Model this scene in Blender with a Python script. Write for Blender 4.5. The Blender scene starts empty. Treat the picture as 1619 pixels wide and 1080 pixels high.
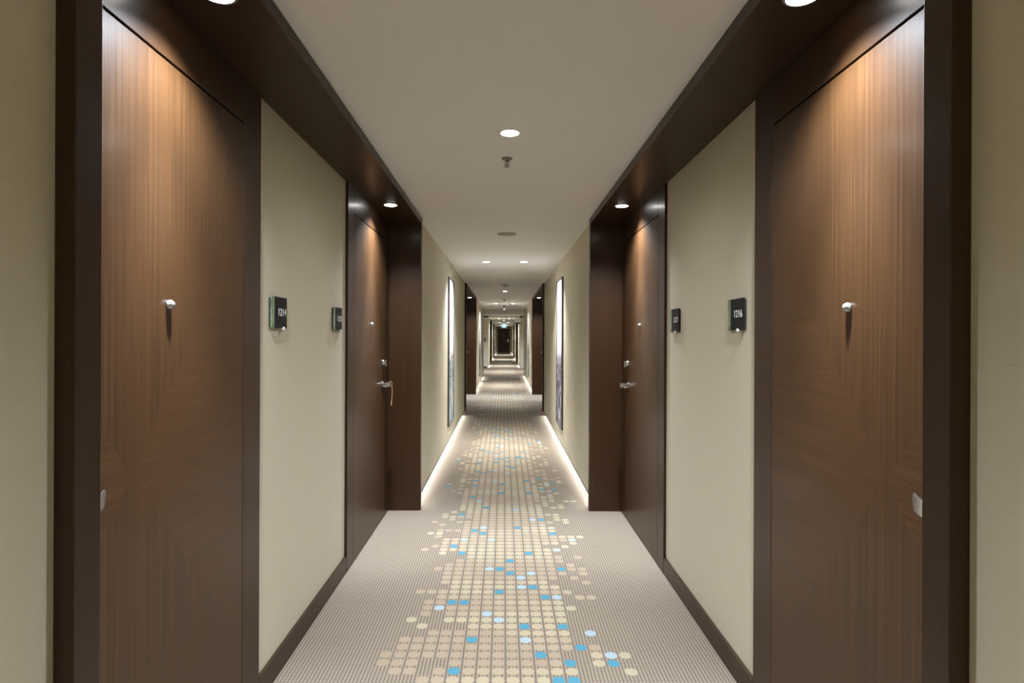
import bpy, bmesh, math
from math import pi, sin, cos, radians as R
from mathutils import Matrix, Vector

S = bpy.context.scene
COL = S.collection

# ------------------------------------------------------------------ camera, world, exposure
cam_data = bpy.data.cameras.new('camera')
cam = bpy.data.objects.new('camera', cam_data)
COL.objects.link(cam)
cam_data.sensor_fit = 'HORIZONTAL'
cam_data.sensor_width = 36.0
cam_data.lens = 36.0 * 900.0 / 1619.0
cam_data.shift_x = 13.2 / 1619.0
cam_data.shift_y = -7.0 / 1619.0
cam_data.clip_start = 0.05
cam.location = (-0.014, 0.0, 1.42)
cam.rotation_euler = (pi / 2, -0.0042, 0.0)
S.camera = cam

world = bpy.data.worlds.new('world')
world.use_nodes = True
world.node_tree.nodes['Background'].inputs['Color'].default_value = (0.9, 0.93, 1.0, 1)
world.node_tree.nodes['Background'].inputs['Strength'].default_value = 0.02
S.world = world

vs = S.view_settings
vs.view_transform = 'Standard'
vs.look = 'None'
vs.gamma = 1.0
vs.use_curve_mapping = False
vs.exposure = 1.35
try:
    S.cycles.use_light_tree = True
    S.cycles.max_bounces = 10
    S.cycles.diffuse_bounces = 6
    S.cycles.sample_clamp_indirect = 6.0
    S.cycles.use_denoising = True
    S.cycles.caustics_reflective = False
    S.cycles.caustics_refractive = False
except Exception:
    pass

# lamp settings (each lamp's light is made in its own builder below)
LAMP = (0.985, 0.99, 1.0)
P_SOFFIT = (88.0, 131.0, 125.0, 52.0)      # spill watts, spill cone, beam watts, beam cone
P_CENTRE = (24.0, 158.0, 32.0, 44.0)
P_PAIR = (118.0, 114.0, 24.0, 60.0)
P_LOBBY = (150.0, 156.0, 30.0, 60.0)
E_LENS, E_STRIP = 8.0, 12.5

# ------------------------------------------------------------------ place measurements (metres)
HALF = 0.69        # face of the dark portal linings
WALL = 0.722       # corridor wall plane
DOOR = 0.95        # door plane in the niches
NWALL = 0.965      # wall plane between the doors of a niche
CEIL = 2.40
CEIL2 = 2.33       # lower ceiling past the lobby
SOFF = 2.35
P = 9.42           # the corridor repeats with this length
N0, N1 = 0.957, 4.65
JT = 0.06
END = 49.0
LOB0, LOB1 = 20.4, 26.0

# ------------------------------------------------------------------ material helpers
class NT:
    def __init__(s, name):
        s.m = bpy.data.materials.new(name)
        s.m.use_nodes = True
        s.n = s.m.node_tree.nodes
        s.l = s.m.node_tree.links
        s.b = s.n['Principled BSDF']
    def add(s, t, **kw):
        n = s.n.new(t)
        for k, v in kw.items():
            setattr(n, k, v)
        return n
    def put(s, sock, v):
        if hasattr(v, 'is_output') or isinstance(v, bpy.types.NodeSocket):
            s.l.new(v, sock)
        else:
            sock.default_value = v
    def math(s, op, a, b=None, c=None, clamp=False):
        n = s.add('ShaderNodeMath', operation=op)
        n.use_clamp = clamp
        s.put(n.inputs[0], a)
        if b is not None: s.put(n.inputs[1], b)
        if c is not None: s.put(n.inputs[2], c)
        return n.outputs[0]
    def mix(s, f, a, b, blend='MIX'):
        n = s.add('ShaderNodeMix', data_type='RGBA', blend_type=blend)
        s.put(n.inputs[0], f)
        s.put(n.inputs[6], a if not isinstance(a, tuple) else (*a, 1))
        s.put(n.inputs[7], b if not isinstance(b, tuple) else (*b, 1))
        return n.outputs[2]
    def coord(s, which='Object'):
        return s.add('ShaderNodeTexCoord').outputs[which]
    def xyz(s, v):
        n = s.add('ShaderNodeSeparateXYZ')
        s.l.new(v, n.inputs[0])
        return n.outputs
    def vec(s, x, y, z):
        n = s.add('ShaderNodeCombineXYZ')
        for i, q in enumerate((x, y, z)): s.put(n.inputs[i], q)
        return n.outputs[0]
    def scale(s, v, sc):
        n = s.add('ShaderNodeVectorMath', operation='MULTIPLY')
        s.l.new(v, n.inputs[0])
        n.inputs[1].default_value = sc
        return n.outputs[0]
    def noise(s, v, sc=1.0, detail=2.0, rough=0.5):
        n = s.add('ShaderNodeTexNoise')
        s.l.new(v, n.inputs['Vector'])
        n.inputs['Scale'].default_value = sc
        n.inputs['Detail'].default_value = detail
        n.inputs['Roughness'].default_value = rough
        return n.outputs['Fac']
    def white(s, v):
        n = s.add('ShaderNodeTexWhiteNoise', noise_dimensions='3D')
        s.l.new(v, n.inputs['Vector'])
        return n.outputs['Value']
    def ss(s, v, a, b, lo=0.0, hi=1.0):
        n = s.add('ShaderNodeMapRange', interpolation_type='SMOOTHSTEP')
        s.put(n.inputs[0], v)
        n.inputs[1].default_value = a
        n.inputs[2].default_value = b
        n.inputs[3].default_value = lo
        n.inputs[4].default_value = hi
        return n.outputs[0]
    def base(s, c, rough=0.5, metal=0.0, spec=0.5, coat=0.0):
        s.put(s.b.inputs['Base Color'], c if not isinstance(c, tuple) else (*c, 1))
        s.put(s.b.inputs['Roughness'], rough)
        s.b.inputs['Metallic'].default_value = metal
        s.b.inputs['Specular IOR Level'].default_value = spec
        s.b.inputs['Coat Weight'].default_value = coat
        return s
    def bump(s, h, strength=0.2, dist=0.002):
        n = s.add('ShaderNodeBump')
        n.inputs['Strength'].default_value = strength
        n.inputs['Distance'].default_value = dist
        s.l.new(h, n.inputs['Height'])
        s.l.new(n.outputs[0], s.b.inputs['Normal'])

def flat(name, c, rough=0.5, metal=0.0, spec=0.5, coat=0.0):
    t = NT(name)
    f = t.noise(t.coord(), 60.0, 2.0)
    t.base(t.mix(f, tuple(q * 0.94 for q in c), tuple(min(1, q * 1.05) for q in c)), rough, metal, spec, coat)
    return t.m

def glow(name, c, strength):
    t = NT(name)
    t.base(c, 0.5)
    t.b.inputs['Emission Color'].default_value = (*c, 1)
    t.b.inputs['Emission Strength'].default_value = strength
    return t.m

WOOD_A = (0.024, 0.0108, 0.0048)
WOOD_B = (0.077, 0.0363, 0.0122)

def veneer(name, axis='z', cross=None, tint=1.0):
    """Fine straight-grained dark stained veneer; grain runs along axis.
    cross = local x of the point where four veneer quarters meet."""
    t = NT(name)
    c = t.coord()
    def grain(v):
        a = t.noise(v, 1.0, 3.0, 0.6)
        return a
    sc = {'z': (640, 640, 2.0), 'y': (640, 2.0, 640), 'x': (2.0, 640, 640)}[axis]
    lo = {'z': (90, 90, 0.6), 'y': (90, 0.6, 90), 'x': (0.6, 90, 90)}[axis]
    g = t.math('ADD', t.math('MULTIPLY', grain(t.scale(c, sc)), 0.62), t.math('MULTIPLY', grain(t.scale(c, lo)), 0.38))
    g = t.ss(g, 0.33, 0.67)
    if cross is not None:
        g2 = t.math('ADD', t.math('MULTIPLY', grain(t.scale(c, (2.6, 420, 420))), 0.7), t.math('MULTIPLY', grain(t.scale(c, (0.8, 70, 70))), 0.3))
        g2 = t.ss(g2, 0.33, 0.67)
        x, y, z = t.xyz(c)
        dx = t.math('ABSOLUTE', t.math('SUBTRACT', x, cross))
        dz = t.math('ABSOLUTE', t.math('SUBTRACT', z, 1.067))
        q = t.math('GREATER_THAN', t.math('MULTIPLY', dx, 1.23), dz)
        g = t.math('ADD', t.math('MULTIPLY', g, t.math('SUBTRACT', 1.0, q)), t.math('MULTIPLY', g2, q))
        dark = tuple(k * tint for k in WOOD_A); lite = tuple(k * tint for k in WOOD_B)
        g = t.math('ADD', 0.10, t.math('MULTIPLY', g, 0.80)); g2 = t.math('ADD', 0.16, t.math('MULTIPLY', g2, 0.68))
        col = t.mix(q, t.mix(g, dark, lite), t.mix(g2, tuple(k * 1.2 for k in dark), tuple(k * 1.05 for k in lite)))  # side quarters tinted lighter: their different sheen is put into the colour
    else:
        g = t.math('ADD', 0.10, t.math('MULTIPLY', g, 0.30))
        col = t.mix(g, tuple(k * tint for k in WOOD_A), tuple(k * tint for k in WOOD_B))
    t.base(col, t.math('ADD', 0.38, t.math('MULTIPLY', g, 0.10)), 0.0, 0.22, 0.20)
    t.b.inputs['Coat Roughness'].default_value = 0.2
    t.bump(g, 0.05, 0.0006)
    return t.m

def wallpaper(name, c):
    t = NT(name)
    v = t.coord()
    fib = t.noise(t.scale(v, (30, 30, 260)), 1.0, 4.0, 0.65)
    cloud = t.noise(v, 2.2, 3.0)
    dash = t.noise(t.scale(v, (26, 26, 150)), 1.0, 2.0, 0.5)
    fleck = t.ss(dash, 0.70, 0.76)
    col = t.mix(fib, tuple(q * 0.93 for q in c), tuple(min(1, q * 1.06) for q in c))
    col = t.mix(t.math('MULTIPLY', cloud, 0.10), col, tuple(q * 0.8 for q in c))
    col = t.mix(t.math('MULTIPLY', fleck, 0.35), col, tuple(q * 0.45 for q in c))
    t.base(col, 0.62, 0.0, 0.3)
    t.bump(fib, 0.12, 0.001)
    return t.m

def plaster(name, c):
    t = NT(name)
    v = t.coord()
    f = t.noise(v, 1.4, 3.0)
    t.base(t.mix(f, tuple(q * 0.97 for q in c), tuple(min(1, q * 1.02) for q in c)), 0.7, 0.0, 0.25)
    t.bump(t.noise(v, 220.0, 2.0), 0.04, 0.0006)
    return t.m

def carpet():
    t = NT('patterned_carpet')
    v = t.coord()
    x, y, z = t.xyz(v)
    s = 0.0628
    u = t.math('DIVIDE', x, s); w = t.math('DIVIDE', y, s)
    cu = t.math('FLOOR', u); cw = t.math('FLOOR', w)
    fu = t.math('SUBTRACT', t.math('SUBTRACT', u, cu), 0.5)
    fw = t.math('SUBTRACT', t.math('SUBTRACT', w, cw), 0.5)
    cell = t.vec(cu, cw, 0.0)
    h1 = t.white(t.vec(cu, cw, 3.7))
    h2 = t.white(t.vec(cu, cw, 11.3))
    wob = t.math('MULTIPLY', t.math('SUBTRACT', t.noise(t.scale(v, (95, 95, 95)), 1.0, 1.0), 0.5), 0.16)
    r = t.math('SQRT', t.math('ADD', t.math('MULTIPLY', fu, fu), t.math('MULTIPLY', fw, fw)))
    r = t.math('ADD', r, wob)
    ax = t.math('MULTIPLY', t.math('ABSOLUTE', t.math('ADD', cu, 0.5)), s)
    clump = t.noise(t.scale(cell, (0.32, 0.16, 1)), 1.0, 2.0)
    dens = t.ss(t.math('SUBTRACT', ax, t.math('MULTIPLY', t.math('SUBTRACT', clump, 0.5), 0.62)), 0.20, 0.60, 1.04, 0.0)
    dens = t.math('MULTIPLY', dens, t.ss(ax, 0.58, 0.66, 1.0, 0.0))
    has = t.math('LESS_THAN', h1, dens)
    dot = t.math('MULTIPLY', has, t.ss(r, 0.40, 0.46, 1.0, 0.0))
    rows = t.noise(t.vec(t.math('MULTIPLY', cu, 0.06), t.math('MULTIPLY', cw, 0.21), 0.0), 1.0, 2.0)
    rows = t.ss(rows, 0.42, 0.58)
    tone = t.math('ADD', t.math('MULTIPLY', rows, 0.8), t.math('MULTIPLY', h2, 0.2))
    warm = t.mix(tone, (0.275, 0.217, 0.158), (0.345, 0.306, 0.208))
    warm = t.mix(t.math('MULTIPLY', h1, 0.25), warm, (0.31, 0.25, 0.19))
    spk = t.noise(t.scale(v, (330, 330, 330)), 1.0, 2.0)
    blue = t.mix(t.ss(spk, 0.42, 0.6), (0.040, 0.165, 0.24), (0.095, 0.265, 0.35))
    isb = t.math('LESS_THAN', h2, 0.066)
    isl = t.math('MULTIPLY', t.math('LESS_THAN', h2, 0.098), t.math('GREATER_THAN', h2, 0.066))
    dcol = t.mix(isb, warm, blue)
    dcol = t.mix(isl, dcol, (0.27, 0.345, 0.385))
    # looped ground: ribs along the corridor with small loops
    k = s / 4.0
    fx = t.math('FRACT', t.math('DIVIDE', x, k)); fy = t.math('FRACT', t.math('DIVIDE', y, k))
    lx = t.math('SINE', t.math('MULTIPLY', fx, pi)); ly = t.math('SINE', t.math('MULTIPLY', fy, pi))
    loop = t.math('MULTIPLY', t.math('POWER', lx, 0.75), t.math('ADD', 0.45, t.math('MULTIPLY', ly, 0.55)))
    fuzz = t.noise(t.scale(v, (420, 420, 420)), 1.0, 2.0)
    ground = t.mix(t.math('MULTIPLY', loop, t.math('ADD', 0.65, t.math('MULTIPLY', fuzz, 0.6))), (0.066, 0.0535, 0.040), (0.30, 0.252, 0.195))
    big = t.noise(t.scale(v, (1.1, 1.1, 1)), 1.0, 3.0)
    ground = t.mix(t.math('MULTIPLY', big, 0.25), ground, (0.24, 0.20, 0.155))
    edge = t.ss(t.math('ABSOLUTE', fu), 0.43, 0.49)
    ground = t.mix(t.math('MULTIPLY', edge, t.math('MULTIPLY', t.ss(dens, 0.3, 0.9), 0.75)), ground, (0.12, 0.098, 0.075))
    fuzzy = t.math('ADD', 0.88, t.math('MULTIPLY', fuzz, 0.24))
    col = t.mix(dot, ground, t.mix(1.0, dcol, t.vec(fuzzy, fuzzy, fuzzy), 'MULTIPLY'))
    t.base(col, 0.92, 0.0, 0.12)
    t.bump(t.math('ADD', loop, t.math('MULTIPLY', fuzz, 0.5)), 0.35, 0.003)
    return t.m

def artwork(name, seed, pale, marks, low):
    """Abstract wash: pale sky above, dark scribbles at mid height, tinted wash below."""
    t = NT(name)
    v = t.coord()
    x, y, z = t.xyz(v)
    off = t.vec(t.math('ADD', x, seed), y, z)
    wash = t.noise(t.scale(off, (9, 1, 6.0)), 1.0, 4.0, 0.62)
    line = t.noise(t.scale(off, (26, 1, 16)), 1.0, 5.0, 0.7)
    splash = t.noise(t.scale(off, (9, 1, 7.5)), 1.0, 3.0, 0.6)
    hgt = t.math('ADD', z, t.math('MULTIPLY', t.math('SUBTRACT', wash, 0.5), 0.5))
    body = t.ss(hgt, 1.02, 1.34, 1.0, 0.0)
    mid = t.math('MULTIPLY', t.ss(z, 0.62, 0.95), t.ss(z, 1.05, 1.40, 1.0, 0.0))
    col = t.mix(t.math('MULTIPLY', wash, 0.35), pale, tuple(q * 0.8 for q in pale))
    col = t.mix(t.math('MULTIPLY', body, t.ss(wash, 0.30, 0.56)), col, low)
    col = t.mix(t.math('MULTIPLY', t.math('MULTIPLY', body, 0.75), t.ss(splash, 0.48, 0.58)), col, marks[0])
    col = t.mix(t.math('MULTIPLY', mid, t.ss(line, 0.485, 0.54)), col, marks[1])
    col = t.mix(t.math('MULTIPLY', t.ss(z, 0.9, 1.15), t.math('MULTIPLY', t.ss(z, 1.45, 1.6, 1.0, 0.0), t.ss(splash, 0.60, 0.66))), col, marks[2])
    t.base(col, 0.8, 0.0, 0.1)
    return t.m

def leaf_glass():
    t = NT('green_leaf_glass')
    v = t.coord()
    n = t.noise(t.scale(v, (60, 1, 22)), 1.0, 3.0, 0.6)
    w = t.ss(n, 0.42, 0.60)
    t.base(t.mix(w, (0.12, 0.17, 0.09), (0.30, 0.36, 0.23)), 0.35, 0.0, 0.5)
    return t.m

M = {}
M['wood'] = veneer('dark_veneer_upright', 'z')
M['wood_y'] = veneer('dark_veneer_lengthwise', 'y')
M['leafA'] = veneer('dark_veneer_crossed_left', 'z', -0.155)
M['leafB'] = veneer('dark_veneer_crossed_right', 'z', 0.155)
M['gap'] = flat('black_shadow_board', (0.006, 0.005, 0.005), 0.8)
M['wall'] = wallpaper('beige_wallpaper', (0.565, 0.525, 0.41))
M['wall_grey'] = wallpaper('pale_wallpaper', (0.66, 0.63, 0.54))
M['ceil'] = plaster('white_ceiling_paint', (0.82, 0.82, 0.81))
M['beam'] = plaster('white_beam_paint', (0.80, 0.80, 0.80))
M['toe'] = plaster('white_toe_board', (0.85, 0.85, 0.85))
M['base'] = veneer('dark_skirting', 'y', None, 0.9)
M['carpet'] = carpet()
M['chrome'] = flat('polished_chrome', (0.80, 0.81, 0.83), 0.14, 1.0)
M['satin'] = flat('satin_steel', (0.72, 0.72, 0.74), 0.24, 1.0)
M['black'] = flat('black_plastic', (0.018, 0.018, 0.019), 0.45)
M['plate'] = flat('charcoal_plate', (0.015, 0.014, 0.014), 0.6, 0.0, 0.2)
M['white'] = flat('white_paint', (0.78, 0.77, 0.74), 0.5)
M['letter'] = flat('white_lettering', (0.85, 0.85, 0.84), 0.5)
M['grey'] = flat('grey_metal_mesh', (0.30, 0.28, 0.26), 0.6)
M['lgrey'] = flat('light_grey_plastic', (0.50, 0.49, 0.47), 0.5)
M['grille'] = flat('grey_speaker_grille', (0.33, 0.31, 0.29), 0.7)
M['dkmetal'] = flat('dull_brass', (0.30, 0.27, 0.24), 0.45, 0.8)
M['pframe'] = flat('dark_grey_frame', (0.11, 0.11, 0.115), 0.45)
M['tan'] = flat('tan_leather', (0.33, 0.20, 0.10), 0.6)
M['red'] = flat('reddish_brown_plastic', (0.22, 0.09, 0.05), 0.5)
M['leafglass'] = leaf_glass()
M['lens'] = glow('lit_lamp_lens', (1.0, 0.98, 0.94), E_LENS)
M['strip'] = glow('lit_strip', (0.97, 0.98, 1.0), E_STRIP)
M['exit'] = glow('lit_exit_panel', (0.13, 0.50, 0.72), 0.75)
M['exitw'] = glow('lit_exit_pictogram', (0.85, 1.0, 1.0), 1.0)
M['bluelamp'] = glow('lit_indicator', (0.80, 0.84, 1.0), 1.2)
gt = NT('clear_crystal')
gt.base((0.93, 0.97, 0.98), 0.02)
gt.b.inputs['Transmission Weight'].default_value = 0.86
gt.b.inputs['IOR'].default_value = 1.55
M['crystal'] = gt.m
M['art1'] = artwork('pale_abstract_wash', 0.0, (0.80, 0.81, 0.80), ((0.12, 0.24, 0.30), (0.05, 0.05, 0.05), (0.45, 0.10, 0.09)), (0.34, 0.36, 0.35))
M['art2'] = artwork('plum_abstract_wash', 5.3, (0.80, 0.79, 0.84), ((0.14, 0.16, 0.26), (0.07, 0.05, 0.06), (0.50, 0.42, 0.48)), (0.065, 0.042, 0.045))

# ------------------------------------------------------------------ mesh helpers
class MB:
    def __init__(s):
        s.bm = bmesh.new()
    def box(s, x0, x1, y0, y1, z0, z1, bev=0.0):
        r = bmesh.ops.create_cube(s.bm, size=1.0)
        vv = r['verts']
        for v in vv:
            v.co = Vector(((x0 + x1) / 2 + v.co.x * (x1 - x0), (y0 + y1) / 2 + v.co.y * (y1 - y0), (z0 + z1) / 2 + v.co.z * (z1 - z0)))
        if bev > 0:
            es = list({e for v in vv for e in v.link_edges})
            bmesh.ops.bevel(s.bm, geom=es, offset=bev, segments=2, affect='EDGES', profile=0.5)
        return s
    def lathe(s, prof, axis='z', at=(0, 0, 0), seg=32, ang0=0.0):
        """prof: (radius, height) pairs, closed at the ends when the radius is 0."""
        rings = []
        for r, h in prof:
            if r < 1e-6:
                rings.append([s.bm.verts.new(s._ax(0, 0, h, axis, at))])
            else:
                rings.append([s.bm.verts.new(s._ax(r * cos(ang0 + 2 * pi * i / seg), r * sin(ang0 + 2 * pi * i / seg), h, axis, at)) for i in range(seg)])
        for a, b in zip(rings, rings[1:]):
            for i in range(seg):
                j = (i + 1) % seg
                if len(a) == 1 and len(b) == 1: continue
                if len(a) == 1: f = [a[0], b[j], b[i]]
                elif len(b) == 1: f = [a[i], a[j], b[0]]
                else: f = [a[i], a[j], b[j], b[i]]
                try: s.bm.faces.new(f)
                except ValueError: pass
        return s
    def _ax(s, a, b, h, axis, at):
        p = {'z': (a, b, h), 'y': (a, h, b), 'x': (h, a, b)}[axis]
        return Vector(p) + Vector(at)
    def tube(s, pts, rad, seg=10):
        pts = [Vector(p) for p in pts]
        rings = []
        for i, p in enumerate(pts):
            d = (pts[min(i + 1, len(pts) - 1)] - pts[max(i - 1, 0)]).normalized()
            up = Vector((0, 0, 1)) if abs(d.z) < 0.9 else Vector((1, 0, 0))
            a = d.cross(up).normalized(); b = d.cross(a)
            rr = rad[i] if isinstance(rad, (list, tuple)) else rad
            rings.append([s.bm.verts.new(p + rr * (a * cos(2 * pi * k / seg) + b * sin(2 * pi * k / seg))) for k in range(seg)])
        for q, r in zip(rings, rings[1:]):
            for k in range(seg):
                s.bm.faces.new([q[k], q[(k + 1) % seg], r[(k + 1) % seg], r[k]])
        s.bm.faces.new(rings[0]); s.bm.faces.new(rings[-1][::-1])
        return s
    def loft(s, loops):
        rings = [[s.bm.verts.new(Vector(p)) for p in l] for l in loops]
        n = len(rings[0])
        for q, r in zip(rings, rings[1:]):
            for k in range(n):
                s.bm.faces.new([q[k], q[(k + 1) % n], r[(k + 1) % n], r[k]])
        s.bm.faces.new(rings[0]); s.bm.faces.new(rings[-1][::-1])
        return s
    def poly(s, pts, d):
        """closed outline pts (3-D) extruded by vector d"""
        a = [s.bm.verts.new(Vector(p)) for p in pts]
        b = [s.bm.verts.new(Vector(p) + Vector(d)) for p in pts]
        n = len(a)
        s.bm.faces.new(a); s.bm.faces.new(b[::-1])
        for k in range(n):
            s.bm.faces.new([a[k], a[(k + 1) % n], b[(k + 1) % n], b[k]])
        return s
    def mesh(s, name, mat, smooth=False):
        bmesh.ops.recalc_face_normals(s.bm, faces=s.bm.faces[:])
        me = bpy.data.meshes.new(name)
        s.bm.to_mesh(me); s.bm.free()
        me.materials.append(mat)
        if smooth:
            me.polygons.foreach_set('use_smooth', [True] * len(me.polygons))
            try: me.set_sharp_from_angle(angle=R(38))
            except Exception: pass
        return me
    def build(s, name, mat, parent=None, smooth=False, label=None):
        o = bpy.data.objects.new(name, s.mesh(name, mat, smooth))
        COL.objects.link(o)
        if parent is not None: o.parent = parent
        if label: o['label'] = label
        return o

def tag(o, label, cat, group=None, kind=None):
    o['label'] = label; o['category'] = cat
    if group: o['group'] = group
    if kind: o['kind'] = kind
    return o

def empty(name, loc=(0, 0, 0), rz=0.0):
    o = bpy.data.objects.new(name, None)
    o.empty_display_size = 0.05
    COL.objects.link(o)
    o.location = loc
    o.rotation_euler = (0, 0, rz)
    return o

KIDS = {}
def copy_tree(o, parent=None):
    c = o.copy()
    COL.objects.link(c)
    if parent is not None: c.parent = parent
    for ch in [q for q in bpy.data.objects if q.parent == o]:
        copy_tree(ch, c)
    return c

def struct(name, label, cat, mb, mat):
    return tag(mb.build(name, mat), label, cat, None, 'structure')

# ------------------------------------------------------------------ setting: floor, ceiling, walls
struct('floor', 'patterned carpet with cream dots and blue squares along the corridor', 'floor',
       MB().box(-4.3, 4.3, -3.3, END + 0.3, -0.10, 0.0), M['carpet'])
struct('ceiling', 'off white plaster ceiling over the near corridor', 'ceiling',
       MB().box(-4.3, 4.3, -3.3, LOB1, CEIL, CEIL + 0.12), M['ceil'])
struct('ceiling', 'slightly lower plaster ceiling beyond the lobby beam', 'ceiling',
       MB().box(-1.4, 1.4, LOB1, END + 0.3, CEIL2, CEIL + 0.12), M['ceil'])
struct('trim_1', 'white beam dropping from the ceiling where the lobby opens', 'beam',
       MB().box(-WALL, WALL, LOB0, LOB0 + 0.25, 2.235, CEIL, 0.003), M['beam'])
struct('wall_back', 'beige end wall behind the viewer', 'wall', MB().box(-1.4, 1.4, -3.3, -3.2, 0, CEIL), M['wall'])
struct('wall_front', 'beige end wall around the far dark door', 'wall',
       MB().box(-1.4, 1.4, END, END + 0.15, 0, CEIL2), M['wall'])

def corridor_wall(side, y0, y1, z1, label, lit):
    s = -1 if side == 'left' else 1
    a, b = sorted((s * WALL, s * 1.25))
    mb = MB().box(a, b, y0, y1, 0.08 if lit else 0.0, z1)
    o = struct('wall_' + side, label, 'wall', mb, M['wall'])
    if lit:
        a, b = sorted((s * (WALL + 0.045), s * 1.25))
        MB().box(a, b, y0, y1, 0.0, 0.08).build('toe_board', M['toe'], o, label='recessed white board at the wall foot')
        a, b = sorted((s * (WALL - 0.004), s * (WALL + 0.012)))
        MB().box(a, b, y0, y1, 0.074, 0.084).build('edge_strip', M['pframe'], o, label='thin dark metal edging along the wall foot')
    return o

def niche_wall(side, y0, y1, z1, label):
    s = -1 if side == 'left' else 1
    a, b = sorted((s * NWALL, s * 1.25))
    return struct('wall_' + side, label, 'wall', MB().box(a, b, y0, y1, 0, z1), M['wall'])

def led_strip(side, y0, y1, label, E=None):
    s = -1 if side == 'left' else 1
    t = tag(empty('led_strip', (s * (WALL + 0.03), (y0 + y1) / 2, 0.0)), label, 'light strip', 'light strips along the foot of the walls')
    h = (y1 - y0) / 2 - 0.03
    MB().box(-0.013, 0.013, -h, h, 0.071, 0.0785).build('housing', M['white'], t)
    MB().box(-0.011, 0.011, -h, h, 0.066, 0.0715).build('diffuser', M['strip'], t, label='glowing white diffuser')
    return t

ORD = {0: 'first', 1: 'second', 3: 'third', 4: 'fourth'}
for side in ('left', 'right'):
    corridor_wall(side, -3.2, N0 - JT, CEIL, 'beige papered %s wall nearest the viewer before the first niche' % side, True)
    corridor_wall(side, N1 + JT, N0 + P - JT, CEIL, 'beige papered %s wall between first and second door niches' % side, True)
    corridor_wall(side, N1 + P + JT, LOB0 if side == 'left' else LOB0 + 0.4, CEIL, 'beige papered %s wall between second niche and lobby' % side, True)
    corridor_wall(side, LOB1 + 0.12, N0 + 3 * P - JT, CEIL2, 'beige papered %s wall just past the lobby' % side, True)
    corridor_wall(side, N1 + 3 * P + JT, N0 + 4 * P - JT, CEIL2, 'beige papered %s wall between third and fourth niches' % side, True)
    corridor_wall(side, N1 + 4 * P + JT, END, CEIL2, 'beige papered %s wall beside the far end door' % side, True)
    niche_wall(side, N0 + 1.234, N1 - 1.234, CEIL, 'beige papered wall between the two doors of the near %s niche' % side)
    niche_wall(side, N0 + P - JT, N1 + P - 1.234, CEIL, 'beige papered wall inside the second %s niche' % side)
    niche_wall(side, N0 + 3 * P - JT, N1 + 3 * P + JT, CEIL2, 'beige papered wall inside the third %s niche' % side)
    niche_wall(side, N0 + 4 * P - JT, N1 + 4 * P + JT, CEIL2, 'beige papered wall inside the fourth %s niche' % side)
    s = -1 if side == 'left' else 1
    # lobby return walls
    a, b = sorted((s * WALL, s * 4.2))
    y = LOB0 if side == 'left' else LOB0 + 0.4
    a1, b1 = sorted((s * 1.25, s * 4.2))
    struct('wall_' + side, 'near wall of the %s lobby opening' % side, 'wall', MB().box(a1, b1, y - 0.15, y, 0, CEIL), M['wall_grey'])
    struct('wall_' + side, 'pale far wall of the %s lobby opening facing the viewer' % side, 'wall', MB().box(a, b, LOB1, LOB1 + 0.12, 0, CEIL), M['wall_grey'])
    a, b = sorted((s * 4.2, s * 4.3))
    struct('wall_' + side, 'pale side wall deep in the %s lobby' % side, 'wall', MB().box(a, b, y - 0.15, LOB1 + 0.12, 0, CEIL), M['wall_grey'])
    led_strip(side, -3.2, N0 - JT, 'glowing strip under the %s wall nearest the viewer' % side)
    led_strip(side, N1 + JT, N0 + P - JT, 'glowing strip under the %s wall between first and second door niches' % side)
    if side == 'left':     # here the strip runs in three lengths with dark gaps between them
        led_strip(side, N1 + P + JT, 15.85, 'glowing strip just past the second left niche, first of three lengths')
        led_strip(side, 16.15, 18.1, 'middle of three glowing strip lengths on the left before the lobby')
        led_strip(side, 18.5, LOB0, 'last of three glowing strip lengths on the left, ending at the lobby')
    else:
        led_strip(side, N1 + P + JT, LOB0 + 0.4, 'glowing strip under the right wall between second niche and lobby')
    led_strip(side, LOB1 + 0.12, N0 + 3 * P - JT, 'glowing strip under the %s wall just past the lobby' % side)
    led_strip(side, N1 + 3 * P + JT, N0 + 4 * P - JT, 'glowing strip under the %s wall between third and fourth niches' % side)
    led_strip(side, N1 + 4 * P + JT, END, 'glowing strip under the %s wall beside the far end door' % side)

    # dark wooden portal linings round each niche
    for k in (0, 1, 3, 4):
        z1 = CEIL if k < 2 else CEIL2
        zs = SOFF if k < 2 else SOFF - 0.07
        y0, y1 = N0 + k * P, N1 + k * P
        t = tag(empty('trim_%d' % (2 + k if s < 0 else 7 + k), (s * HALF, y0, 0)), 'dark veneer portal lining of the %s %s niche' % (ORD[k], side), 'niche lining', None, 'structure')
        def bx(u0, u1, v0, v1, w0, w1):
            a, b = sorted((s * (u0 - HALF), s * (u1 - HALF)))
            return MB().box(a, b, v0 - y0, v1 - y0, w0, w1, 0.0015)
        bx(HALF, 1.0, y0 - JT, y0, 0, zs).build('jamb', M['wood'], t)
        bx(HALF, 1.0, y1, y1 + JT, 0, zs).build('jamb', M['wood'], t)
        bx(HALF, 1.0, y0 - JT, y1 + JT, zs, z1 - 0.001).build('header', M['wood_y'], t)

    # skirting between the doors of the first niche
    a, b = sorted((s * (DOOR + 0.001), s * (NWALL + 0.002)))
    struct('baseboard_' + side, 'dark veneer skirting between the two doors of the near %s niche' % side, 'skirting',
           MB().box(a, b, N0 + 1.235, N1 - 1.235, 0, 0.10, 0.002), M['base'])

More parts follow.
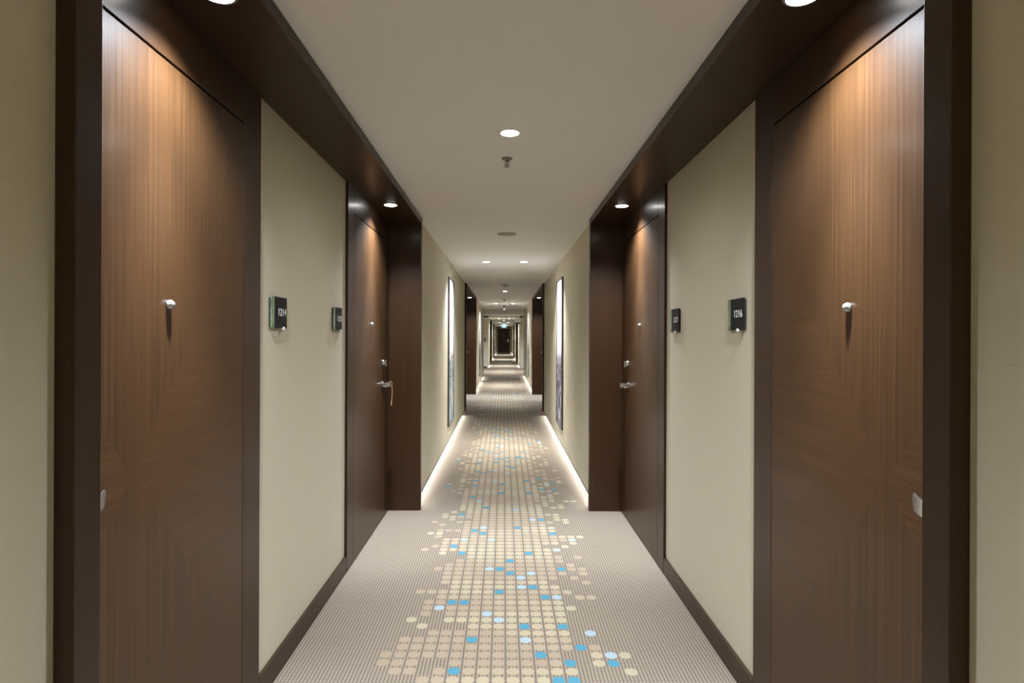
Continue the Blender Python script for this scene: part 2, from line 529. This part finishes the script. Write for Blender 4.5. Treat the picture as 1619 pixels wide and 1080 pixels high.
# ------------------------------------------------------------------ doors
def lever_mesh_parts(par, sgn, hinge):
    """lever handle at par's origin; hinge = direction (+1/-1 in x) the lever points"""
    MB().lathe([(0, 0), (0.0265, 0), (0.0265, -0.005), (0.024, -0.008), (0, -0.008)], 'y', seg=32).build('rosette', M['chrome'], par, True)
    loops = []
    n = 12
    MB().lathe([(0.0105, -0.006), (0.0105, -0.055), (0.012, -0.062)], 'y', seg=20).build('neck', M['chrome'], par, True)
    for i in range(n + 1):
        q = i / n
        x = hinge * (-0.012 + 0.114 * q)
        y = -0.061 + 0.036 * q ** 2.2
        hh = 0.0165 + 0.002 * sin(pi * q)
        lo = -hh + (0.012 * max(0, (q - 0.75) / 0.25) ** 2)
        th = 0.0065 - 0.002 * q
        loops.append([(x, y - th, hh - 0.003), (x, y - th + 0.003, hh), (x, y + th - 0.003, hh), (x, y + th, hh - 0.003),
                      (x, y + th, lo + 0.003), (x, y + th - 0.003, lo), (x, y - th + 0.003, lo), (x, y - th, lo + 0.003)])
    MB().loft(loops).build('grip', M['satin'], par, True)

def hotel_door(n, hand, loc, rz, label):
    """hand -1: handle at the viewer's left when facing the door, +1: at the right"""
    d = tag(empty('door_%d' % n, loc, rz), label, 'door', None, 'structure')
    wide, slim = 0.632, 0.602
    xl, xr = (-wide, slim) if hand < 0 else (-slim, wide)
    W = 0.455
    B = 0.0012
    MB().box(xl + 0.001, xr - 0.001, 0.030, 0.075, 0.0, SOFF - 0.001).build('back_board', M['gap'], d, label='black board behind the gaps')
    MB().box(xl + 0.001, -W - 0.003, 0, 0.030, 0.0, SOFF - 0.001, B).build('side_panel', M['wood'], d)
    MB().box(W + 0.003, xr - 0.001, 0, 0.030, 0.0, SOFF - 0.001, B).build('side_panel', M['wood'], d)
    MB().box(-W - 0.0015, W + 0.0015, 0, 0.030, 2.189, SOFF - 0.001, B).build('transom_panel', M['wood'], d)
    leaf = MB().box(-W, W, 0, 0.030, 0.006, 2.181, B).build('leaf', M['leafA' if hand < 0 else 'leafB'], d, label='dark veneer door leaf with crossed grain')
    hx = hand * 0.392
    h = empty('lever_handle', (hx, 0, 1.052)); h.parent = d; h['label'] = 'chrome lever handle'
    lever_mesh_parts(h, hand, -hand)
    lk = MB()
    lk.lathe([(0, 0), (0.021, 0), (0.021, -0.010), (0.018, -0.014), (0, -0.014)], 'y', (hx, 0, 1.222), 32)
    lk.box(hx - 0.006, hx + 0.006, -0.030, -0.010, 1.192, 1.238, 0.003)
    lk.build('lock', M['chrome'], d, True, label='chrome door lock')
    p = MB().lathe([(0.0, 0.0), (0.0135, 0.0), (0.0135, -0.0025), (0.0118, -0.004), (0, -0.004)], 'y', (0, 0, 1.507), 28).build('door_viewer', M['chrome'], d, True, label='round crystal door viewer')
    prof = [(0.0135 * sin(pi * i / 14), -0.0045 + 0.0135 * cos(pi * i / 14)) for i in range(6, 15)]
    MB().lathe(prof, 'y', (0, 0, 1.507), 12).build('crystal', M['crystal'], p)
    return d

YA, YB = N0 + 0.632, N1 - 0.632
hotel_door(1, -1, (-DOOR, YA, 0), pi / 2, 'near left dark door beside the plate reading 1214')
hotel_door(2, 1, (-DOOR, YB, 0), pi / 2, 'dark door with a cord hanging from its lever, beside plate 1213')
hotel_door(3, 1, (DOOR, YA, 0), -pi / 2, 'near right dark door beside the plate reading 1216')
hotel_door(4, -1, (DOOR, YB, 0), -pi / 2, 'dark door beside the plate reading 1217')
hotel_door(5, 1, (-DOOR, YB + P, 0), pi / 2, 'dark door inside the second left niche')
hotel_door(6, -1, (DOOR, YB + P, 0), -pi / 2, 'dark door with glinting lever in the second right niche')

# cord with tag hanging from the lever of the 1213 door
t = tag(empty('lanyard', (-DOOR, YB, 0), pi / 2), 'tan cord tag hanging from the lever of the door beside plate 1213', 'door tag')
lx = 0.392
pts = []
for i in range(13):
    q = i / 12
    pts.append((lx + 0.004 + 0.010 * sin(q * pi), -0.0615 - 0.0085 * sin(q * 2 * pi + 0.4) - 0.008 * (q > 0.5), 1.075 - 0.005 * q))
loop = [(lx + 0.006, -0.061 + 0.0125 * cos(a), 1.052 + 0.0215 * sin(a)) for a in [pi * 2 * i / 24 for i in range(25)]]
MB().tube(loop, 0.0016, 8).build('cord_loop', M['tan'], t, True)
MB().tube([(lx + 0.006, -0.072, 1.035), (lx + 0.004, -0.074, 1.00), (lx + 0.0, -0.073, 0.95), (lx - 0.004, -0.070, 0.915)], 0.0024, 8).build('cord', M['tan'], t, True)
MB().box(lx - 0.012, lx + 0.005, -0.0735, -0.0665, 0.885, 0.918, 0.003).build('tag', M['tan'], t)

# ------------------------------------------------------------------ room number signs
def text_mesh(s, size, mat, narrow=1.0):
    cu = bpy.data.curves.new('number', 'FONT')
    cu.body = s; cu.size = size; cu.align_x = 'CENTER'; cu.align_y = 'CENTER'; cu.extrude = 0.0006
    o = bpy.data.objects.new('number', cu)
    COL.objects.link(o)
    dg = bpy.context.evaluated_depsgraph_get()
    me = bpy.data.meshes.new_from_object(o.evaluated_get(dg))
    bpy.data.objects.remove(o)
    me.transform(Matrix.Rotation(pi / 2, 4, 'X') @ Matrix.Diagonal((narrow, 1, 1, 1)))
    me.materials.clear(); me.materials.append(mat)
    return me

def room_sign(num, side, y, label):
    s = -1 if side == 'left' else 1
    t = tag(empty('room_number_sign', (s * NWALL, y, 1.518), pi / 2 if s < 0 else -pi / 2), label, 'room sign', 'room number plates beside the doors')
    MB().box(-0.080, 0.078, -0.007, -0.0005, -0.060, 0.060, 0.001).build('backing', M['black'], t, label='black backing block')
    MB().box(-0.052, 0.081, -0.012, -0.007, -0.0655, 0.0655, 0.0008).build('plate', M['plate'], t, label='charcoal number plate')
    MB().box(-0.082, -0.052, -0.012, -0.007, -0.0655, 0.0655, 0.0008).build('side_strip', M['leafglass'], t, label='green leaf patterned glass strip')
    me = text_mesh(num, 0.044, M['letter'], 1.0)
    o = bpy.data.objects.new('number', me); COL.objects.link(o); o.parent = t; o.location = (0.025, -0.0124, 0.001)
    o['label'] = 'white number ' + num
    MB().lathe([(0, 0), (0.0045, 0), (0.0045, -0.013), (0.0075, -0.014), (0.0085, -0.018), (0.0075, -0.021), (0, -0.021)], 'y', (0.033, 0, -0.067), 20).build('peg', M['white'], t, True, label='pale round peg at the lower edge')
    return t
room_sign('1214', 'left', 2.385, 'charcoal plate reading 1214 on the left niche wall')
room_sign('1213', 'left', 3.225, 'charcoal plate reading 1213 on the left niche wall')
room_sign('1216', 'right', 2.375, 'charcoal plate reading 1216 on the right niche wall')
room_sign('1217', 'right', 3.225, 'charcoal plate reading 1217 on the right niche wall')

# ------------------------------------------------------------------ pictures
def picture(side, y, w, z0, z1, art, label):
    s = -1 if side == 'left' else 1
    t = tag(empty('wall_picture', (s * WALL, y, 0), pi / 2 if s < 0 else -pi / 2), label, 'picture', 'tall narrow pictures on the corridor walls')
    f = MB(); k = 0.016
    f.box(-w / 2, -w / 2 + k, -0.024, -0.0005, z0, z1, 0.001); f.box(w / 2 - k, w / 2, -0.024, -0.0005, z0, z1, 0.001)
    f.box(-w / 2 + k, w / 2 - k, -0.024, -0.0005, z0, z0 + k, 0.001); f.box(-w / 2 + k, w / 2 - k, -0.024, -0.0005, z1 - k, z1, 0.001)
    f.build('frame', M['pframe'], t, label='thin dark grey frame')
    MB().box(-w / 2 + k, w / 2 - k, -0.014, -0.0008, z0 + k, z1 - k).build('canvas', art, t, label='abstract painted canvas')
    return t
picture('left', 7.55, 0.70, 0.28, 2.18, M['art1'], 'tall pale abstract picture with dark scribbles and a red splash, left wall before second niche')
picture('right', 7.36, 0.72, 0.28, 2.17, M['art2'], 'tall abstract picture with plum brown lower half, right wall before second niche')
picture('left', 16.75, 0.70, 0.28, 2.18, M['art2'], 'tall narrow picture on the left wall between second niche and lobby')
picture('right', 16.75, 0.70, 0.28, 2.18, M['art1'], 'tall narrow picture on the right wall between second niche and lobby')

# ------------------------------------------------------------------ lamps
LENS_ME = {}
def downlight(x, y, z, power, label, group, tilt=0.0, trim='white', col=LAMP):
    t = tag(empty('downlight', (x, y, z)), label, 'ceiling light', group)
    if trim not in LENS_ME:
        a = MB().lathe([(0.0435, 0.0), (0.0435, -0.003), (0.051, -0.0025), (0.053, 0.0)], 'z', seg=40).mesh('trim_ring', M[trim], True)
        b = MB().lathe([(0, -0.0065), (0.022, -0.0062), (0.038, -0.0045), (0.043, -0.002), (0.043, 0.0)], 'z', seg=40).mesh('lens', M['lens'], True)
        LENS_ME[trim] = (a, b)
    for nm, me in zip(('trim_ring', 'lens'), LENS_ME[trim]):
        o = bpy.data.objects.new(nm, me); COL.objects.link(o); o.parent = t
    for nm, pw, cone, tl in (('spill_light', power[0], power[1], tilt), ('beam_light', power[2], power[3], tilt * 0.5)):
        L = bpy.data.lights.new(nm, 'SPOT')
        L.energy = pw; L.color = col; L.spot_size = R(cone); L.spot_blend = 1.0; L.shadow_soft_size = 0.032
        lo = bpy.data.objects.new(nm, L); COL.objects.link(lo); lo.parent = t
        lo.location = (0, 0, -0.012); lo.rotation_euler = (0, tl, 0)
    return t

g = 'recessed lamps in the dark soffits above the doors'
XS = 0.817
def soffit(x, y, label):
    downlight(x, y, SOFF, P_SOFFIT, label, g, (R(4) if x > 0 else -R(4)), 'satin', (0.92, 0.98, 1.07))
soffit(-0.795, 1.545, 'round lamp in the dark soffit above the door beside plate 1214')
soffit(0.795, 1.545, 'round lamp in the dark soffit above the door beside plate 1216')
soffit(-XS, YB, 'round lamp in the dark soffit above the door beside plate 1213')
soffit(XS, YB, 'round lamp in the dark soffit above the door beside plate 1217')
soffit(-XS, YB + P, 'round lamp in the dark soffit of the second left niche')
soffit(XS, YB + P, 'round lamp in the dark soffit of the second right niche')
g = 'recessed lamps along the middle of the ceiling'
downlight(0.012, 2.73, CEIL, P_CENTRE, 'round recessed ceiling lamp just before the nearest sprinkler', g)
downlight(0.012, 2.73 + P, CEIL, P_CENTRE, 'round recessed ceiling lamp just beyond the white smoke detector', g)
downlight(0.0, 31.2, CEIL2, P_CENTRE, 'round recessed ceiling lamp at the third niche past the lobby', g)
downlight(0.0, 40.5, CEIL2, P_CENTRE, 'round recessed ceiling lamp at the fourth niche', g)
g = 'recessed lamps set in pairs between the pictures'
for y, z, wh in ((-2.0, CEIL, 'behind the viewer'), (7.41, CEIL, 'between the two near pictures'), (16.6, CEIL, 'between the pictures before the lobby'),
                 (28.0, CEIL2, 'just past the lobby'), (36.0, CEIL2, 'between the third and fourth niches'), (44.8, CEIL2, 'in front of the far door')):
    for s, nm in ((-1, 'left'), (1, 'right')):
        downlight(s * 0.245, y, z, P_PAIR, 'round ceiling lamp on the %s of the pair %s' % (nm, wh), g, -s * R(14))
g = 'added lamps brightening the lobby'  # these three lamps are added to brighten the lobby and its beam
downlight(-1.6, 23.3, CEIL, P_LOBBY, 'added round lamp brightening the left lobby', g)
downlight(1.6, 23.3, CEIL, P_LOBBY, 'added round lamp brightening the right lobby', g)
downlight(0.0, 23.3, CEIL, P_LOBBY, 'added round lamp brightening the lobby right behind the white beam', g)

# ------------------------------------------------------------------ ceiling fittings
def sprinkler(y, label, z=CEIL, x=0.0):
    t = tag(empty('sprinkler', (x, y, z)), label, 'sprinkler', 'sprinklers along the ceiling')
    MB().lathe([(0, 0), (0.030, 0), (0.0295, -0.002), (0.024, -0.009), (0.016, -0.011), (0, -0.011)], 'z', seg=28).build('escutcheon', M['dkmetal'], t, True)
    MB().lathe([(0.0075, -0.010), (0.0075, -0.019), (0.0045, -0.020), (0.0045, -0.041), (0, -0.041)], 'z', seg=16).build('body', M['dkmetal'], t, True)
    for s in (-1, 1):
        MB().tube([(s * 0.007, 0, -0.016), (s * 0.0135, 0, -0.024), (s * 0.0125, 0, -0.034), (s * 0.003, 0, -0.043)], 0.002, 8).build('frame_arm', M['dkmetal'], t, True)
    d = MB().lathe([(0, -0.0425), (0.006, -0.0425), (0.0155, -0.0455), (0.0155, -0.047), (0.006, -0.0445), (0, -0.0445)], 'z', seg=24)
    d.build('deflector', M['dkmetal'], t, True)
    return t
sprinkler(3.12, 'small pendant sprinkler just beyond the nearest ceiling lamp')
sprinkler(15.0, 'small pendant sprinkler beyond the far speaker disc')

def speaker(y, label):
    t = tag(empty('ceiling_speaker', (0.012, y, CEIL)), label, 'speaker', 'speakers set in the ceiling')
    MB().lathe([(0.083, 0), (0.083, -0.004), (0.091, -0.003), (0.093, 0)], 'z', seg=40).build('trim_ring', M['grey'], t, True)
    MB().lathe([(0.083, 0), (0.0825, -0.003), (0.04, -0.0048), (0, -0.0052)], 'z', seg=40).build('grille', M['grille'], t, True)
speaker(5.41, 'flat round grey speaker in the ceiling before the near pictures')
speaker(14.83, 'flat round grey speaker in the ceiling after the second niche')

def smoke(x, y, z, label, dark, sc=1.0):
    t = tag(empty('smoke_detector', (x, y, z)), label, 'smoke detector', 'smoke detectors on the ceiling')
    MB().lathe([(0, 0), (0.062 * sc, 0), (0.062 * sc, -0.010), (0.056 * sc, -0.016), (0, -0.016)], 'z', seg=36).build('base', M['lgrey'], t, True)
    MB().lathe([(0.034 * sc, -0.015), (0.033 * sc, -0.028), (0, -0.028)], 'z', seg=24).build('chamber', M['red' if dark else 'grey'], t, True)
    for i in range(8):
        a = 2 * pi * i / 8
        MB().tube([(0.045 * sc * cos(a), 0.045 * sc * sin(a), -0.014), (0.040 * sc * cos(a), 0.040 * sc * sin(a), -0.032)], 0.003, 6).build('rib', M['white'], t)
    MB().lathe([(0, -0.046), (0.026 * sc, -0.044), (0.043 * sc, -0.036), (0.046 * sc, -0.030), (0.040 * sc, -0.028), (0, -0.028)], 'z', seg=36).build('cap', M['red' if dark else 'white'], t, True)
smoke(0.012, 10.65, CEIL, 'white smoke detector on the ceiling over the second niche', False)
smoke(0.0, 17.6, CEIL, 'smoke detector with reddish brown cap before the lobby beam', True, 0.95)

def indicator(y, label, z=CEIL):
    t = tag(empty('indicator_lamp', (0.0, y, z)), label, 'indicator lamp', 'small lit domes on the ceiling')
    MB().lathe([(0, 0), (0.040, 0), (0.040, -0.010), (0.032, -0.015), (0, -0.015)], 'z', seg=28).build('base', M['grey'], t, True)
    MB().lathe([(0.026, -0.014), (0.025, -0.030), (0.014, -0.042), (0, -0.045)], 'z', seg=28).build('dome', M['bluelamp'], t, True, label='bluish white lit dome')
indicator(19.4, 'small bluish lit dome just before the white beam')
indicator(22.0, 'small bluish lit dome behind the white beam')

# ------------------------------------------------------------------ lobby odds and ends
def plate_thing(name, cat, label, loc, rz, w, h, mats):
    t = tag(empty(name, loc, rz), label, cat)
    MB().box(-w / 2, w / 2, -0.012, -0.0005, -h / 2, h / 2, 0.002).build('plate', M[mats[0]], t)
    MB().box(-w * 0.32, w * 0.32, -0.016, -0.012, -h * 0.32, h * 0.32, 0.001).build('face', M[mats[1]], t)
plate_thing('wall_switch', 'switch', 'black switch plate on the far left lobby wall', (-0.875, LOB1, 1.30), 0, 0.10, 0.17, ('black', 'grey'))
plate_thing('wall_notice', 'sign', 'small grey notice above the black switch plate, far left lobby wall', (-0.89, LOB1, 1.70), 0, 0.10, 0.20, ('grey', 'white'))

t = tag(empty('door_stop', (-0.85, LOB1 - 0.11, 0)), 'small dark block on the carpet at the lobby corner', 'door stop')
MB().box(-0.07, 0.07, -0.05, 0.05, 0.0, 0.075, 0.006).build('block', M['black'], t)
MB().box(-0.05, 0.05, -0.035, 0.035, 0.075, 0.090, 0.003).build('pad', M['grey'], t)

t = tag(empty('hanging_sign', (0.575, 24.2, CEIL)), 'white box sign with dark lower band hanging in the lobby', 'sign')
for s in (-1, 1):
    MB().tube([(s * 0.07, 0, 0), (s * 0.07, 0, -0.19)], 0.004, 8).build('rod', M['satin'], t)
MB().box(-0.115, 0.115, -0.05, 0.05, -0.355, -0.185, 0.004).build('box', M['white'], t)
MB().box(-0.125, 0.125, -0.055, 0.055, -0.412, -0.355, 0.004).build('band', M['black'], t, label='dark lower band')
MB().box(-0.04, 0.04, -0.0515, -0.050, -0.275, -0.255).build('mark', M['grey'], t)

# exit sign with white running figure
t = tag(empty('exit_sign', (0.0, 38.0, CEIL2)), 'lit cyan exit sign hanging in front of the far door', 'exit sign')
for s in (-1, 1):
    MB().tube([(s * 0.09, 0, 0), (s * 0.09, 0, -0.05)], 0.004, 8).build('rod', M['satin'], t)
MB().box(-0.145, 0.145, -0.014, 0.014, -0.262, -0.045, 0.003).build('panel', M['exit'], t, label='glowing cyan panel')
pg = MB()
pg.box(0.045, 0.105, -0.0165, -0.014, -0.235, -0.075)
pg.lathe([(0, 0), (0.014, 0), (0.014, -0.002), (0, -0.002)], 'y', (-0.005, -0.0145, -0.085), 16)
pg.poly([(-0.03, -0.0165, -0.105), (0.01, -0.0165, -0.102), (-0.008, -0.0165, -0.165), (-0.04, -0.0165, -0.165)], (0, 0.0025, 0))
pg.poly([(-0.04, -0.0165, -0.165), (-0.020, -0.0165, -0.165), (-0.062, -0.0165, -0.228), (-0.082, -0.0165, -0.228)], (0, 0.0025, 0))
pg.poly([(-0.024, -0.0165, -0.165), (-0.008, -0.0165, -0.165), (0.026, -0.0165, -0.195), (0.012, -0.0165, -0.23), (0.0, -0.0165, -0.226), (0.006, -0.0165, -0.198)], (0, 0.0025, 0))
pg.poly([(0.0, -0.0165, -0.108), (0.012, -0.0165, -0.104), (0.04, -0.0165, -0.132), (0.032, -0.0165, -0.140)], (0, 0.0025, 0))
pg.build('pictogram', M['exitw'], t, label='white running figure and doorway')

# far end door
t = tag(empty('door_7', (0.0, END, 0)), 'dark door with round sign at the far end of the corridor', 'door', None, 'structure')
fr = MB()
fr.box(-0.53, -0.475, -0.03, -0.0005, 0, CEIL2 - 0.002, 0.002); fr.box(0.475, 0.53, -0.03, -0.0005, 0, CEIL2 - 0.002, 0.002)
fr.box(-0.475, 0.475, -0.03, -0.0005, 2.24, CEIL2 - 0.002, 0.002)
fr.build('frame', M['wood'], t)
MB().box(-0.472, 0.472, -0.02, -0.0005, 0.006, 2.237, 0.001).build('leaf', M['wood'], t)
MB().box(-0.42, 0.42, -0.075, -0.021, 2.16, 2.25, 0.004).build('door_closer', M['satin'], t, label='grey overhead door closer')
MB().lathe([(0, 0), (0.085, 0), (0.085, -0.004), (0, -0.004)], 'y', (0.0, -0.0205, 1.51), 28).build('round_sign', M['grey'], t, True, label='round pale door sign')
h = MB()
h.box(0.33, 0.40, -0.032, -0.0205, 0.96, 1.22, 0.003)
h.tube([(0.365, -0.03, 1.06), (0.365, -0.075, 1.06), (0.27, -0.075, 1.055)], 0.010, 12)
h.build('handle', M['chrome'], t, True, label='pale handle on a long plate')
